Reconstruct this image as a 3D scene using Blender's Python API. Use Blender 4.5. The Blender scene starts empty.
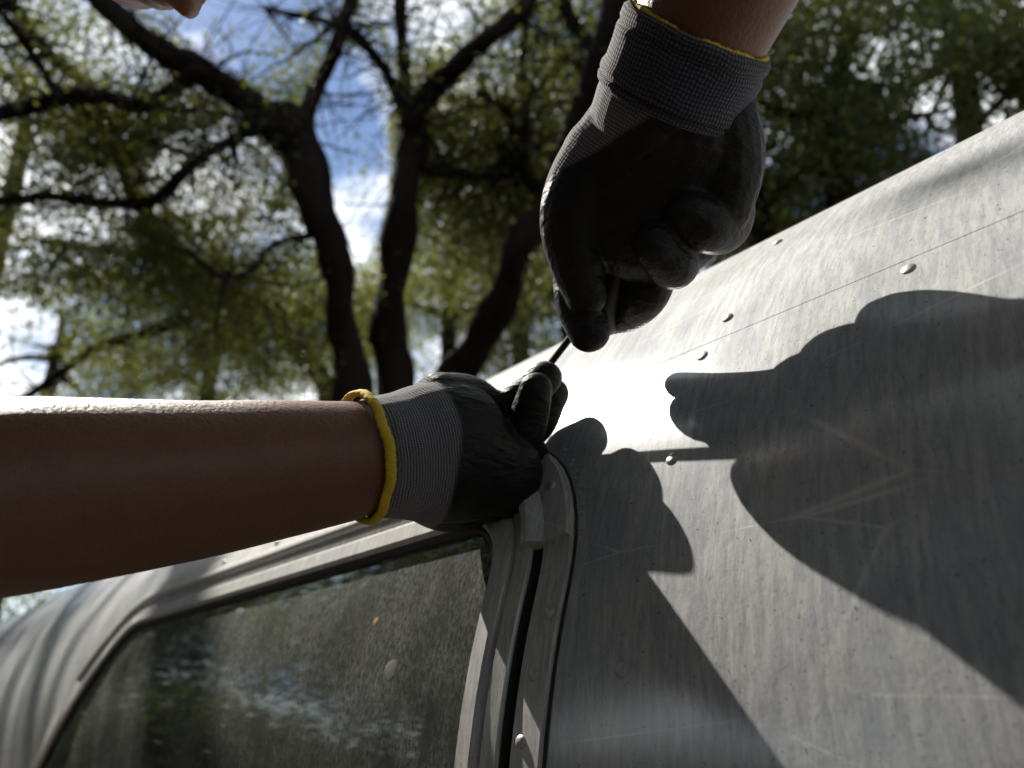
import bpy, bmesh, math, random
import numpy as np
from mathutils import Vector, Matrix
random.seed(7); rng = np.random.default_rng(7)
S = bpy.context.scene
COL = S.collection

# ------------------------------------------------------------------ camera
F = 769.0
PITCH = math.atan(336/769.)
CP, SP = math.cos(PITCH), math.sin(PITCH)
CAM = np.array([0., 0., 1.2])
DV = np.array([-.642, .767, 0.]); DV /= np.linalg.norm(DV)      # along the trailer, receding
NV = np.array([DV[1], -DV[0], 0.])                              # into the trailer
cam_d = bpy.data.cameras.new('camera'); cam = bpy.data.objects.new('camera', cam_d); COL.objects.link(cam)
cam.location = CAM; cam.rotation_euler = (math.pi/2 + PITCH, 0, 0)
cam_d.sensor_width = 36; cam_d.lens = 36*F/1024; cam_d.clip_start = .02; cam_d.clip_end = 2000
cam_d.dof.use_dof = True; cam_d.dof.focus_distance = .47; cam_d.dof.aperture_fstop = 5.7
S.camera = cam

# ------------------------------------------------------------------ light
SUN_AZ, SUN_EL = math.radians(8), math.radians(51)
L = np.cos(SUN_EL)*(np.cos(SUN_AZ)*DV - np.sin(SUN_AZ)*NV) + np.array([0, 0, np.sin(SUN_EL)])
sun_d = bpy.data.lights.new('sun', 'SUN'); sun = bpy.data.objects.new('sun', sun_d); COL.objects.link(sun)
sun_d.energy = 5.0; sun_d.angle = math.radians(.5); sun_d.color = (1, .94, .85)
sun.rotation_euler = Vector(L).to_track_quat('Z', 'Y').to_euler(); sun.location = (-5, 4, 9)
W = bpy.data.worlds.new('World'); S.world = W; W.use_nodes = True
nt = W.node_tree; nt.nodes.clear()
out = nt.nodes.new('ShaderNodeOutputWorld'); bg = nt.nodes.new('ShaderNodeBackground')
sky = nt.nodes.new('ShaderNodeTexSky'); sky.sky_type = 'NISHITA'; sky.sun_disc = False
sky.sun_elevation = SUN_EL; sky.sun_rotation = math.atan2(L[0], L[1]); sky.dust_density = .2; sky.ozone_density = 3
tc = nt.nodes.new('ShaderNodeTexCoord'); mp = nt.nodes.new('ShaderNodeMapping'); mp.inputs['Scale'].default_value = (1, 1, 1.8)
mp.inputs['Location'].default_value = (4.2, .88, 2.06)
nz = nt.nodes.new('ShaderNodeTexNoise'); nz.inputs['Scale'].default_value = 2.6; nz.inputs['Detail'].default_value = 7; nz.inputs['Roughness'].default_value = .55
rp = nt.nodes.new('ShaderNodeValToRGB'); rp.color_ramp.elements[0].position = .46; rp.color_ramp.elements[1].position = .58
mx = nt.nodes.new('ShaderNodeMix'); mx.data_type = 'RGBA'; mx.inputs[7].default_value = (13, 13.3, 13.8, 1)
nt.links.new(tc.outputs['Generated'], mp.inputs[0]); nt.links.new(mp.outputs[0], nz.inputs['Vector']); nt.links.new(nz.outputs['Fac'], rp.inputs[0])
nt.links.new(rp.outputs[0], mx.inputs[0]); nt.links.new(sky.outputs[0], mx.inputs[6]); nt.links.new(mx.outputs[2], bg.inputs[0])
bg.inputs[1].default_value = .075
nt.links.new(bg.outputs[0], out.inputs[0])
S.view_settings.view_transform = 'Standard'; S.view_settings.look = 'None'; S.view_settings.gamma = 1
S.view_settings.exposure = 0.95

S.cycles.max_bounces = 7; S.cycles.transparent_max_bounces = 8
# ------------------------------------------------------------------ helpers
def ray(x, y):
    a, b = x-512., 384.-y
    return np.array([a, -b*SP+F*CP, b*CP+F*SP])/F
def px(x, y, dep): return CAM + dep*ray(x, y)
def cs(x, u, f): return CAM + np.array([x, -u*SP+f*CP, u*CP+f*SP])      # camera-axis offsets to a world point
def cdir(x, u, f):
    v = np.array([x, -u*SP+f*CP, u*CP+f*SP]); return v/np.linalg.norm(v)
def W3(d, n, z): return CAM + d*DV + n*NV + np.array([0, 0, z])
def proj(P):
    P = np.atleast_2d(P) - CAM
    f = P[:, 1]*CP + P[:, 2]*SP; u = -P[:, 1]*SP + P[:, 2]*CP
    return np.stack([512+F*P[:, 0]/f, 384-F*u/f, f], 1)
def mesh_obj(name, v, f, mat, parent=None, smooth=True, uv=None):
    me = bpy.data.meshes.new(name)
    me.from_pydata([tuple(map(float, p)) for p in v], [], f); me.update()
    if smooth: me.shade_smooth()
    if uv is not None:
        lay = me.uv_layers.new(name='UVMap'); li = np.zeros(len(me.loops), dtype=np.int32); me.loops.foreach_get('vertex_index', li)
        lay.data.foreach_set('uv', np.asarray(uv, dtype=np.float32)[li].ravel())
    o = bpy.data.objects.new(name, me); COL.objects.link(o)
    if mat: me.materials.append(mat)
    if parent: o.parent = parent
    return o
def empty(name, loc):
    o = bpy.data.objects.new(name, None); COL.objects.link(o); o.location = tuple(loc); o.empty_display_size = .1; return o
def tag(o, label=None, cat=None, group=None, kind=None):
    for k, v in (('label', label), ('category', cat), ('group', group), ('kind', kind)):
        if v: o[k] = v
    return o
def adopt(child, parent):      # parent without moving
    child.parent = parent; child.matrix_parent_inverse = Matrix.Translation(parent.location).inverted()
def catmull(P, k):
    P = np.asarray(P, float)
    if len(P) < 3: return np.array([P[0]+(P[-1]-P[0])*t for t in np.linspace(0, 1, k+1)])
    Q = np.vstack([2*P[0]-P[1], P, 2*P[-1]-P[-2]]); o = []
    for i in range(1, len(Q)-2):
        for j in range(k):
            t = j/k; a, b, c, e = Q[i-1], Q[i], Q[i+1], Q[i+2]
            o.append(.5*(2*b+(c-a)*t+(2*a-5*b+4*c-e)*t*t+(3*b-a-3*c+e)*t**3))
    o.append(P[-1]); return np.array(o)
def tube(pts, rad, side=None, k=6, seg=18, cap=True):
    """tapered tube; rad: list of r or (ra, rb); ra lies along side"""
    rad = [(r, r) if np.isscalar(r) else r for r in rad]
    D = catmull(np.hstack([np.asarray(pts, float), np.asarray(rad, float)]), k)
    C, Rr = D[:, :3], np.maximum(D[:, 3:], 1e-4)
    T = np.gradient(C, axis=0); T /= np.linalg.norm(T, axis=1)[:, None]+1e-12
    if cap:
        pre, post = [], []
        for a in (80, 60, 40, 20):
            c, s = math.cos(math.radians(a)), math.sin(math.radians(a))
            pre.append((C[0]-T[0]*s*Rr[0].mean(), Rr[0]*c, T[0])); post.append((C[-1]+T[-1]*s*Rr[-1].mean(), Rr[-1]*c, T[-1]))
        post.reverse()
        C = np.vstack([[p[0] for p in pre], C, [p[0] for p in post]]); Rr = np.vstack([[p[1] for p in pre], Rr, [p[1] for p in post]])
        T = np.vstack([[p[2] for p in pre], T, [p[2] for p in post]])
    A = np.array(side, float) if side is not None else (np.array([0, 0, 1.]) if abs(T[0][2]) < .8 else np.array([1., 0, 0]))
    v, f, uv = [], [], []; ln = 0
    for i in range(len(C)):
        a = (A if side is not None else A) - T[i]*np.dot(A, T[i]); a /= np.linalg.norm(a)+1e-12
        if side is None: A = a
        b = np.cross(T[i], a)
        if i: ln += np.linalg.norm(C[i]-C[i-1])
        for j in range(seg):
            t = 2*math.pi*j/seg
            v.append(C[i]+a*math.cos(t)*Rr[i, 0]+b*math.sin(t)*Rr[i, 1]); uv.append((j/seg, ln))
    n = len(C)
    for i in range(n-1):
        for j in range(seg):
            f.append((i*seg+j, i*seg+(j+1) % seg, (i+1)*seg+(j+1) % seg, (i+1)*seg+j))
    f.append(tuple(range(seg-1, -1, -1))); f.append(tuple((n-1)*seg+j for j in range(seg)))
    return v, f, uv
def ball(c, r, axes=None, seg=20, rings=12):
    r = np.array([r]*3 if np.isscalar(r) else r, float); axes = np.eye(3) if axes is None else np.array(axes)
    v, f = [], []
    for i in range(1, rings):
        th = math.pi*i/rings
        for j in range(seg):
            ph = 2*math.pi*j/seg
            l = np.array([math.sin(th)*math.cos(ph), math.sin(th)*math.sin(ph), math.cos(th)])*r
            v.append(np.asarray(c)+axes.T@l)
    for i in range(rings-2):
        for j in range(seg): f.append((i*seg+j, (i+1)*seg+j, (i+1)*seg+(j+1) % seg, i*seg+(j+1) % seg))
    f.append(tuple(range(seg))); f.append(tuple((rings-2)*seg+j for j in range(seg-1, -1, -1)))
    return v, f
def join(shapes):
    V, Fc = [], []
    for s in shapes:
        o = len(V); V += list(s[0]); Fc += [tuple(i+o for i in q) for q in s[1]]
    return V, Fc
def blend(name, shapes, voxel, smooth, mat, parent=None, fac=.5):
    """fuse overlapping closed shapes into ONE continuous smooth skin"""
    v, f = join(shapes); o = mesh_obj(name, v, f, mat)
    bm = bmesh.new(); bm.from_mesh(o.data); bmesh.ops.recalc_face_normals(bm, faces=bm.faces); bm.to_mesh(o.data); bm.free()
    m = o.modifiers.new('r', 'REMESH'); m.mode = 'VOXEL'; m.voxel_size = voxel; m.use_smooth_shade = True
    if smooth: s = o.modifiers.new('s', 'SMOOTH'); s.iterations = smooth; s.factor = fac
    dg = bpy.context.evaluated_depsgraph_get(); me = bpy.data.meshes.new_from_object(o.evaluated_get(dg))
    me.name = name; o.modifiers.clear(); old = o.data; o.data = me; bpy.data.meshes.remove(old)
    if not me.materials: me.materials.append(mat)
    me.shade_smooth()
    if parent: o.parent = parent
    return o
def verts_of(o):
    a = np.zeros(len(o.data.vertices)*3); o.data.vertices.foreach_get('co', a); return a.reshape(-1, 3)
def attr(o, name, vals):
    a = o.data.attributes.new(name, 'FLOAT', 'POINT'); a.data.foreach_set('value', np.asarray(vals, dtype=np.float32))

# ------------------------------------------------------------------ materials
class NT:
    def __init__(s, name):
        s.m = bpy.data.materials.new(name); s.m.use_nodes = True; s.t = s.m.node_tree; s.t.nodes.clear()
        s.out = s.n('OutputMaterial')
    def n(s, t, **kw):
        x = s.t.nodes.new('ShaderNode'+t)
        for k, v in kw.items():
            if hasattr(x, k): setattr(x, k, v)
            else: x.inputs[k.replace('_', ' ')].default_value = v
        return x
    def l(s, a, b): s.t.links.new(a, b)
    def pr(s, **kw):
        p = s.n('BsdfPrincipled')
        for k, v in kw.items(): p.inputs[k.replace('_', ' ')].default_value = v
        return p
    def noise(s, vec, scale, detail=4, rough=.5, stretch=None, rot=None):
        x = s.n('TexNoise'); x.inputs['Scale'].default_value = scale; x.inputs['Detail'].default_value = detail; x.inputs['Roughness'].default_value = rough
        if vec is not None:
            if stretch or rot:
                m = s.n('Mapping'); m.inputs['Scale'].default_value = stretch or (1, 1, 1); m.inputs['Rotation'].default_value = rot or (0, 0, 0)
                s.l(vec, m.inputs[0]); vec = m.outputs[0]
            s.l(vec, x.inputs['Vector'])
        return x.outputs['Fac']
    def ramp(s, f, a, b, ca=(0, 0, 0, 1), cb=(1, 1, 1, 1)):
        r = s.n('ValToRGB'); e = r.color_ramp.elements; e[0].position = a; e[1].position = b; e[0].color = ca; e[1].color = cb
        s.l(f, r.inputs[0]); return r.outputs[0]
    def math(s, op, a, b=None):
        m = s.n('Math'); m.operation = op
        for i, v in enumerate((a, b)):
            if v is None: continue
            if isinstance(v, (int, float)): m.inputs[i].default_value = v
            else: s.l(v, m.inputs[i])
        return m.outputs[0]
    def mix(s, f, a, b):
        m = s.n('Mix'); m.data_type = 'RGBA'
        for i, v in ((0, f), (6, a), (7, b)):
            if isinstance(v, (int, float, tuple)): m.inputs[i].default_value = v
            else: s.l(v, m.inputs[i])
        return m.outputs[2]
    def bump(s, h, st, dist, prev=None):
        b = s.n('Bump'); b.inputs['Strength'].default_value = st; b.inputs['Distance'].default_value = dist; s.l(h, b.inputs['Height'])
        if prev is not None: s.l(prev, b.inputs['Normal'])
        return b.outputs[0]
    def shmix(s, f, a, b):
        m = s.n('MixShader')
        if isinstance(f, (int, float)): m.inputs[0].default_value = f
        else: s.l(f, m.inputs[0])
        s.l(a, m.inputs[1]); s.l(b, m.inputs[2]); return m.outputs[0]
    def done(s, sh): s.l(sh, s.out.inputs[0]); return s.m

def mat_metal(name, base=(.425, .435, .445), oxide=.97, dirt=1., polish=.17):
    t = NT(name); uv = t.n('UVMap').outputs[0]
    rot = (0, 0, math.radians(-16))
    cloud = t.noise(uv, 11, 7, .62); big = t.noise(uv, 4, 3, .5)
    streak = t.noise(uv, 210, 8, .72, (1, .15, 1), rot); band = t.noise(uv, 34, 8, .66, (1, .17, 1), rot)
    fine = t.noise(uv, 800, 6, .78, (1, .18, 1), rot)
    pit = t.noise(uv, 300, 4, .65); smear = t.noise(uv, 95, 9, .75, (1, .32, 1), rot)
    lo = (base[0]*.82, base[1]*.83, base[2]*.85, 1); hi = (min(1, base[0]*1.2), min(1, base[1]*1.19), min(1, base[2]*1.15), 1)
    c = t.mix(t.ramp(streak, .41, .60), lo, hi)
    c = t.mix(t.math('MULTIPLY', t.ramp(band, .48, .66), .50*dirt), c, (.30, .33, .38, 1))          # bluish grey runs
    c = t.mix(t.math('MULTIPLY', t.ramp(cloud, .52, .68), .25*dirt), c, (.46, .44, .40, 1))         # dull warm blotches
    c = t.mix(t.math('MULTIPLY', t.ramp(smear, .57, .70), .5*dirt), c, (.22, .225, .24, 1))        # grime
    c = t.mix(t.math('MULTIPLY', t.ramp(fine, .55, .68), .7*dirt), c, (.20, .20, .21, 1))           # fine scratches
    c = t.mix(t.math('MULTIPLY', t.ramp(pit, .63, .68), .85*dirt), c, (.10, .098, .095, 1))         # pits
    sc = t.n('TexVoronoi'); sc.feature = 'DISTANCE_TO_EDGE'; sc.inputs['Scale'].default_value = 7
    mp_ = t.n('Mapping'); mp_.inputs['Rotation'].default_value = (0, 0, .5); mp_.inputs['Scale'].default_value = (.35, 1.6, 1); t.l(uv, mp_.inputs[0]); t.l(mp_.outputs[0], sc.inputs['Vector'])
    c = t.mix(t.math('MULTIPLY', t.math('MULTIPLY', t.ramp(sc.outputs['Distance'], .002, .005, (1, 1, 1, 1), (0, 0, 0, 1)), t.ramp(cloud, .44, .54)), .6*dirt), c, (.75, .74, .72, 1))   # long pale scratches
    nb = t.bump(fine, .35, .0007); nb = t.bump(t.noise(uv, 90, 6, .65), .16, .002, nb); nb = t.bump(big, .05, .003, nb)
    metal = t.pr(Metallic=1.0); t.l(c, metal.inputs['Base Color']); t.l(nb, metal.inputs['Normal'])
    t.l(t.math('ADD', t.math('MULTIPLY', streak, .16), .52), metal.inputs['Roughness'])
    pol = t.pr(Metallic=1.0); t.l(t.mix(.5, c, (.74, .745, .75, 1)), pol.inputs['Base Color']); t.l(t.bump(t.noise(uv, 60, 4, .6), .05, .001, t.bump(fine, .06, .0005)), pol.inputs['Normal']); t.l(t.math('ADD', t.math('MULTIPLY', band, .10), .11), pol.inputs['Roughness'])
    ox = t.pr(Metallic=0.0, Roughness=.8, Specular_IOR_Level=.15); t.l(c, ox.inputs['Base Color']); t.l(nb, ox.inputs['Normal'])
    f = t.math('ADD', t.math('MULTIPLY', t.ramp(band, .3, .7), .2), oxide-.1)
    return t.done(t.shmix(t.math('ADD', t.math('MULTIPLY', t.ramp(band, .66, .44), .10), polish), t.shmix(f, metal.outputs[0], ox.outputs[0]), pol.outputs[0]))
M = {}
M['metal'] = mat_metal('weathered_aluminium')
M['frame'] = mat_metal('dull_aluminium_frame', (.44, .435, .425), .92, .6, .05)
def simple(name, col, rough=.5, metal=0., noise=None, spec=.5):
    t = NT(name); p = t.pr(Base_Color=(*col, 1), Roughness=rough, Metallic=metal, Specular_IOR_Level=spec)
    if noise:
        o = t.n('TexCoord').outputs['Object']; k = t.noise(o, noise[0], 6, .6)
        t.l(t.mix(k, tuple(c*(1-noise[1]) for c in col)+(1,), tuple(c*(1+noise[1]) for c in col)+(1,)), p.inputs['Base Color'])
        t.l(t.bump(k, .4, noise[2]), p.inputs['Normal'])
    return t.done(p.outputs[0])
M['rivet'] = simple('rivet_metal', (.42, .415, .41), .5, .6, (500, .4, .0005))
M['rubber'] = simple('black_rubber_seal', (.02, .02, .02), .7, 0, (150, .3, .0005))
M['sealant'] = simple('dried_sealant', (.34, .33, .31), .7, 0, (200, .3, .0005))
M['steel'] = simple('blackened_steel', (.025, .025, .027), .38, .6, (300, .3, .0001))
M['handle'] = simple('black_plastic', (.015, .015, .016), .4, 0)
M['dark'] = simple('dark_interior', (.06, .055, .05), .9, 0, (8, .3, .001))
M['trim'] = simple('yellow_knit_edge', (.56, .40, .015), .8, 0, (900, .35, .0008))
M['shirt'] = simple('dark_cotton', (.03, .035, .05), .9, 0, (300, .2, .0008))
M['trouser'] = simple('blue_denim', (.04, .055, .09), .9, 0, (300, .3, .0008))
M['hair'] = simple('dark_hair', (.02, .014, .01), .5, 0, (200, .4, .002))
M['shoe'] = simple('brown_leather', (.06, .04, .03), .5, 0, (40, .3, .001))
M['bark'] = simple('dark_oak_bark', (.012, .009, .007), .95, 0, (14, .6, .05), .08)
M['ground'] = simple('dry_earth', (.075, .058, .04), 1, 0, (1.5, .4, .03), .1)
t = NT('brown_skin'); o_ = t.n('TexCoord').outputs['Object']
sk = t.noise(o_, 38, 7, .7); fine = t.noise(o_, 900, 3, .6); pore = t.noise(o_, 380, 2, .5)
p = t.pr(Roughness=.42, Specular_IOR_Level=.4, Subsurface_Weight=.12, Subsurface_Scale=.006); p.inputs['Subsurface Radius'].default_value = (1, .35, .2)
t.l(t.mix(sk, (.105, .044, .025, 1), (.190, .084, .047, 1)), p.inputs['Base Color'])
t.l(t.ramp(t.noise(o_, 620, 2, .5), .60, .68, (.46, .46, .46, 1), (.14, .14, .14, 1)), p.inputs['Roughness']); t.l(t.bump(pore, .45, .0010, t.bump(fine, .4, .0005)), p.inputs['Normal']); M['skin'] = t.done(p.outputs[0])
t = NT('knit_and_dipped_rubber')
ku = t.n('Attribute', attribute_name='ku').outputs['Fac']; kv = t.n('Attribute', attribute_name='kv').outputs['Fac']; co = t.n('Attribute', attribute_name='coat').outputs['Fac']
o_ = t.n('TexCoord').outputs['Object']
kw = t.math('MULTIPLY', t.math('SUBTRACT', t.noise(o_, 60, 3, .6), .5), .004); kv = t.math('ADD', kv, kw); ku = t.math('ADD', ku, kw)
wv = t.math('SINE', t.math('MULTIPLY', kv, 2*math.pi/.0021)); wu = t.math('SINE', t.math('MULTIPLY', ku, 2*math.pi/.0021))
st = t.math('MULTIPLY', t.math('ADD', t.math('MULTIPLY', wv, .35), .5), t.math('ADD', t.math('MULTIPLY', wu, .3), .7))
knit = t.pr(Roughness=.85, Specular_IOR_Level=.2, Sheen_Weight=.25, Sheen_Roughness=.5)
yarn = t.mix(t.noise(o_, 700, 3, .6), (.10, .102, .12, 1), (.40, .40, .43, 1))
t.l(t.mix(st, (.045, .046, .055, 1), yarn), knit.inputs['Base Color']); t.l(t.bump(st, .9, .0012), knit.inputs['Normal'])
rub = t.pr(Roughness=.52, Specular_IOR_Level=.24); rn = t.noise(o_, 60, 5, .6)
t.l(t.mix(rn, (.005, .005, .0055, 1), (.013, .0125, .0125, 1)), rub.inputs['Base Color'])
t.l(t.bump(t.noise(o_, 900, 2, .5), .25, .0004, t.bump(t.noise(o_, 38, 4, .55, (1, 1, 2.6), (.6, .4, .3)), .65, .007, t.bump(rn, .3, .003))), rub.inputs['Normal'])
M['glove'] = t.done(t.shmix(t.ramp(t.math('ADD', co, t.math('MULTIPLY', t.math('SUBTRACT', t.noise(o_, 120, 2, .5), .5), .0018)), .4995, .5005) if False else co, knit.outputs[0], rub.outputs[0]))
t = NT('cuff_knit'); uvn = t.n('UVMap').outputs[0]; sx = t.n('SeparateXYZ'); t.l(uvn, sx.inputs[0]); o_ = t.n('TexCoord').outputs['Object']
kw = t.math('MULTIPLY', t.math('SUBTRACT', t.noise(o_, 50, 3, .6), .5), .006)
wv = t.math('SINE', t.math('MULTIPLY', t.math('ADD', sx.outputs[1], kw), 2*math.pi/.0024)); wu = t.math('SINE', t.math('MULTIPLY', sx.outputs[0], 2*math.pi*120))
st = t.math('MULTIPLY', t.math('ADD', t.math('MULTIPLY', wv, .3), .5), t.math('ADD', t.math('MULTIPLY', wu, .3), .7))
knit = t.pr(Roughness=.85, Specular_IOR_Level=.2, Sheen_Weight=.25, Sheen_Roughness=.5)
t.l(t.mix(st, (.007, .007, .012, 1), t.mix(t.noise(o_, 600, 3, .6), (.02, .02, .034, 1), (.16, .16, .21, 1))), knit.inputs['Base Color']); t.l(t.bump(st, .9, .0012), knit.inputs['Normal'])
M['cuff'] = t.done(knit.outputs[0])
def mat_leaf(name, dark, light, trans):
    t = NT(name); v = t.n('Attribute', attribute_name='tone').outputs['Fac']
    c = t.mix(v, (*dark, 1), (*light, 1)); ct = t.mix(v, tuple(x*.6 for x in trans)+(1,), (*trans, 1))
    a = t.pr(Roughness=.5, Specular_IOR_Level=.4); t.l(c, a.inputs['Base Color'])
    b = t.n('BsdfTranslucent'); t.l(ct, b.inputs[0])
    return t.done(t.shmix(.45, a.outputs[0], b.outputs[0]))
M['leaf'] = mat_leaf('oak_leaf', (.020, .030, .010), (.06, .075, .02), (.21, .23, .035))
M['leaf_dark'] = mat_leaf('shaded_oak_leaf', (.018, .028, .012), (.055, .075, .025), (.16, .19, .035))  # darker copy of the oak leaf, with shade put into its colour
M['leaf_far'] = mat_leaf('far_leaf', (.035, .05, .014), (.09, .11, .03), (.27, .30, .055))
# dusty window glass
t = NT('dusty_tinted_glass'); uv = t.n('UVMap').outputs[0]
rot = (0, 0, math.radians(-20))
d1 = t.noise(uv, 330, 8, .78, (1, .5, 1), rot); d2 = t.noise(uv, 6, 5, .6); d3 = t.noise(uv, 45, 7, .68, (1, .35, 1), rot); d4 = t.noise(uv, 700, 3, .6)
dm = t.math('MULTIPLY', t.ramp(d1, .42, .72), t.math('ADD', t.math('MULTIPLY', t.ramp(d2, .36, .62), .55), t.math('MULTIPLY', t.ramp(d3, .42, .68), .5)))
dm = t.math('ADD', t.math('MULTIPLY', t.math('ADD', t.math('MULTIPLY', dm, .8), t.math('ADD', t.math('MULTIPLY', t.ramp(d2, .3, .7), .16), .07)), .75), t.math('MULTIPLY', t.ramp(d4, .66, .72), .22))
dust = t.n('BsdfDiffuse'); dust.inputs[0].default_value = (.37, .385, .36, 1)
gl = t.n('BsdfGlossy'); gl.inputs['Roughness'].default_value = .03; gl.inputs[0].default_value = (.9, 1, .98, 1)
tr = t.n('BsdfTransparent'); tr.inputs[0].default_value = (.16, .19, .18, 1)
fr = t.n('Fresnel'); fr.inputs[0].default_value = 1.55
g = t.shmix(fr.outputs[0], tr.outputs[0], gl.outputs[0])
M['glass'] = t.done(t.shmix(dm, g, dust.outputs[0]))

# ------------------------------------------------------------------ ground
GZ = 0.0
ys = np.linspace(-1, 1, 61); gs = np.sign(ys)*np.abs(ys)**3*900
V = [(x, y, GZ + (.05*math.sin(x*.7)*math.cos(y*.5) if abs(x) > 3 or abs(y) > 3 else 0)) for y in gs for x in gs]
Fg = [(j*61+i, j*61+i+1, (j+1)*61+i+1, (j+1)*61+i) for j in range(60) for i in range(60)]
tag(mesh_obj('ground', V, Fg, M['ground']), kind='structure')

# ------------------------------------------------------------------ trailer
R, NC, ZC = .548, .876, -.044
NMID = 1.28; TBOT = -.80
S0, S1 = -1.4, 5.2
def prof(t):
    if t < 0: return NC-R, ZC+t, -1., 0.
    a = t/R
    if a < math.pi/2: return NC-R*math.cos(a), ZC+R*math.sin(a), -math.cos(a), math.sin(a)
    x = (t-R*math.pi/2); return NC+x, ZC+R+.05*math.sin(x/(NMID-NC)*math.pi/2), 0., 1.
def P(s, t, h=0.):
    n, z, a, b = prof(t); return W3(s, n+a*h, z+b*h)
def Nrm(t):
    _, _, a, b = prof(t); return a*NV + np.array([0, 0, b])
trailer = empty('camper_trailer', W3(1.0, NMID, -CAM[2]))
tag(trailer, 'weathered riveted aluminium camper trailer with rounded roof edge and framed side window', 'trailer')
def tpart(name, v, f, mat, parent=None, uv=None, smooth=True):
    o = mesh_obj(name, v, f, mat, None, smooth, uv)
    if parent is None or parent is trailer: adopt(o, trailer)
    else:
        o.parent = parent; o.matrix_parent_inverse = Matrix.Identity(4)
    return o
# window outline in surface coordinates (s, t), clockwise as listed
POLY = np.array([(.468, -.25), (.420, .180), (1.345, .180), (1.93, -.25)]); RADS = [.04, .045, .15, .05]
def loop(o):
    n = len(POLY); out = []; cen = POLY.mean(0); lines = []
    for i in range(n):
        a, b = POLY[i], POLY[(i+1) % n]; e = (b-a)/np.linalg.norm(b-a); m = np.array([e[1], -e[0]])
        if np.dot(m, a-cen) < 0: m = -m
        lines.append((a+m*o, e))
    cor = []
    for i in range(n):
        (a, e), (b, g) = lines[i-1], lines[i]
        k = np.linalg.solve(np.array([e, -g]).T, b-a); cor.append(a+e*k[0])
    arcs = []
    for i in range(n):
        c = cor[i]; e, g = lines[i-1][1], lines[i][1]; r = RADS[i]+o
        ang = math.acos(np.clip(np.dot(-e, g), -1, 1)); dd = r/math.tan(ang/2)
        p0, p1 = c-e*dd, c+g*dd; bis = (g-e)/np.linalg.norm(g-e); ce = c+bis*r/math.sin(ang/2)
        a0 = math.atan2(*(p0-ce)[::-1]); a1 = math.atan2(*(p1-ce)[::-1])
        while a1-a0 > math.pi: a1 -= 2*math.pi
        while a1-a0 < -math.pi: a1 += 2*math.pi
        arcs.append([ce+r*np.array([math.cos(a0+(a1-a0)*q/12), math.sin(a0+(a1-a0)*q/12)]) for q in range(13)])
    for i in range(n):
        out += arcs[i]; a, b = arcs[i][-1], arcs[(i+1) % n][0]
        out += [a+(b-a)*q/20 for q in range(1, 20)]
    return np.array(out)
def sweep(name, profile, mat, parent, rng_=None, caps=False, wob=0):
    """profile: list of (offset, height); swept round the window outline"""
    loops = [loop(o) for o, h in profile]; N = len(loops[0]); idx = list(range(N)) if rng_ is None else rng_
    v, uv, f = [], [], []
    for (o, h), lp in zip(profile, loops):
        for i in idx:
            s_, t_ = lp[i]; v.append(P(s_, t_, h+wob*math.sin(i*.9)*math.sin(i*.37))); uv.append((s_+h, t_))
    m = len(idx); K = len(profile)
    for k in range(K-1):
        for j in range(m if rng_ is None else m-1):
            f.append((k*m+j, k*m+(j+1) % m, (k+1)*m+(j+1) % m, (k+1)*m+j))
    if caps:
        f.append(tuple(k*m for k in range(K))); f.append(tuple(k*m+m-1 for k in range(K-1, -1, -1)))
    o = tpart(name, v, f, mat, parent, uv, smooth=True); o.data.set_sharp_from_angle(angle=math.radians(28)); return o
def fixn(o):
    bm = bmesh.new(); bm.from_mesh(o.data); bmesh.ops.recalc_face_normals(bm, faces=bm.faces); bm.to_mesh(o.data); bm.free()
# side panel with the window opening
SEAM = .300
lp = loop(.052); N = len(lp); cen = np.array([1.05, 0.])
rect = []
LS0, LS1, LT0 = -.35, 2.6, TBOT
for s_, t_ in lp:
    dr = np.array([s_, t_])-cen; k = 1e9
    for lim, ax in ((LS0, 0), (LS1, 0), (LT0, 1), (SEAM, 1)):
        if abs(dr[ax]) > 1e-9:
            q = (lim-cen[ax])/dr[ax]
            if q > 0: k = min(k, q)
    rect.append(cen+dr*k)
rect = np.array(rect)
for c in ((LS0, LT0), (LS0, SEAM), (LS1, LT0), (LS1, SEAM)):
    i = np.argmin(np.linalg.norm(rect-np.array(c), axis=1)); rect[i] = c
v, uv, f = [], [], []; K = 24
for k in range(K+1):
    for i in range(N):
        q = lp[i]+(rect[i]-lp[i])*(k/K); v.append(P(q[0], q[1])); uv.append(q)
for k in range(K):
    for i in range(N): f.append((k*N+i, (k+1)*N+i, (k+1)*N+(i+1) % N, k*N+(i+1) % N))
side = tpart('side_panel', v, f, M['metal'], None, uv)
def grid(name, ss, ts, h=0., mat=None, flip=False, fn=P):
    v = [fn(a, b, h) for b in ts for a in ss]; uv = [(a, b) for b in ts for a in ss]; n = len(ss)
    f = [(j*n+i, j*n+i+1, (j+1)*n+i+1, (j+1)*n+i) for j in range(len(ts)-1) for i in range(n-1)]
    o = tpart(name, v, f, mat or M['metal'], None, uv); return o
TT = R*math.pi/2 + (NMID-NC)
tcurve = list(np.linspace(SEAM-.006, R*math.pi/2, 40))+list(np.linspace(R*math.pi/2, TT, 12))[1:]
roof = grid('roof_panel', list(np.linspace(S0, S1, 60)), tcurve, .00018)
tl = list(np.linspace(TBOT, 0, 8))+list(np.linspace(0, SEAM, 20))[1:]
grid('side_panel', list(np.linspace(S0, LS0+.004, 12)), tl, -.0004); grid('side_panel', list(np.linspace(LS1-.004, S1, 12)), tl, -.0004)
def Pfar(s, t, h=0.):
    n, z, a, b = prof(t); return W3(s, 2*NMID-n, z)
grid('far_side_panel', list(np.linspace(S0, S1, 30)), list(np.linspace(TBOT, 0, 4))+list(np.linspace(0, TT, 40))[1:], 0, M['metal'], fn=Pfar)
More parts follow.
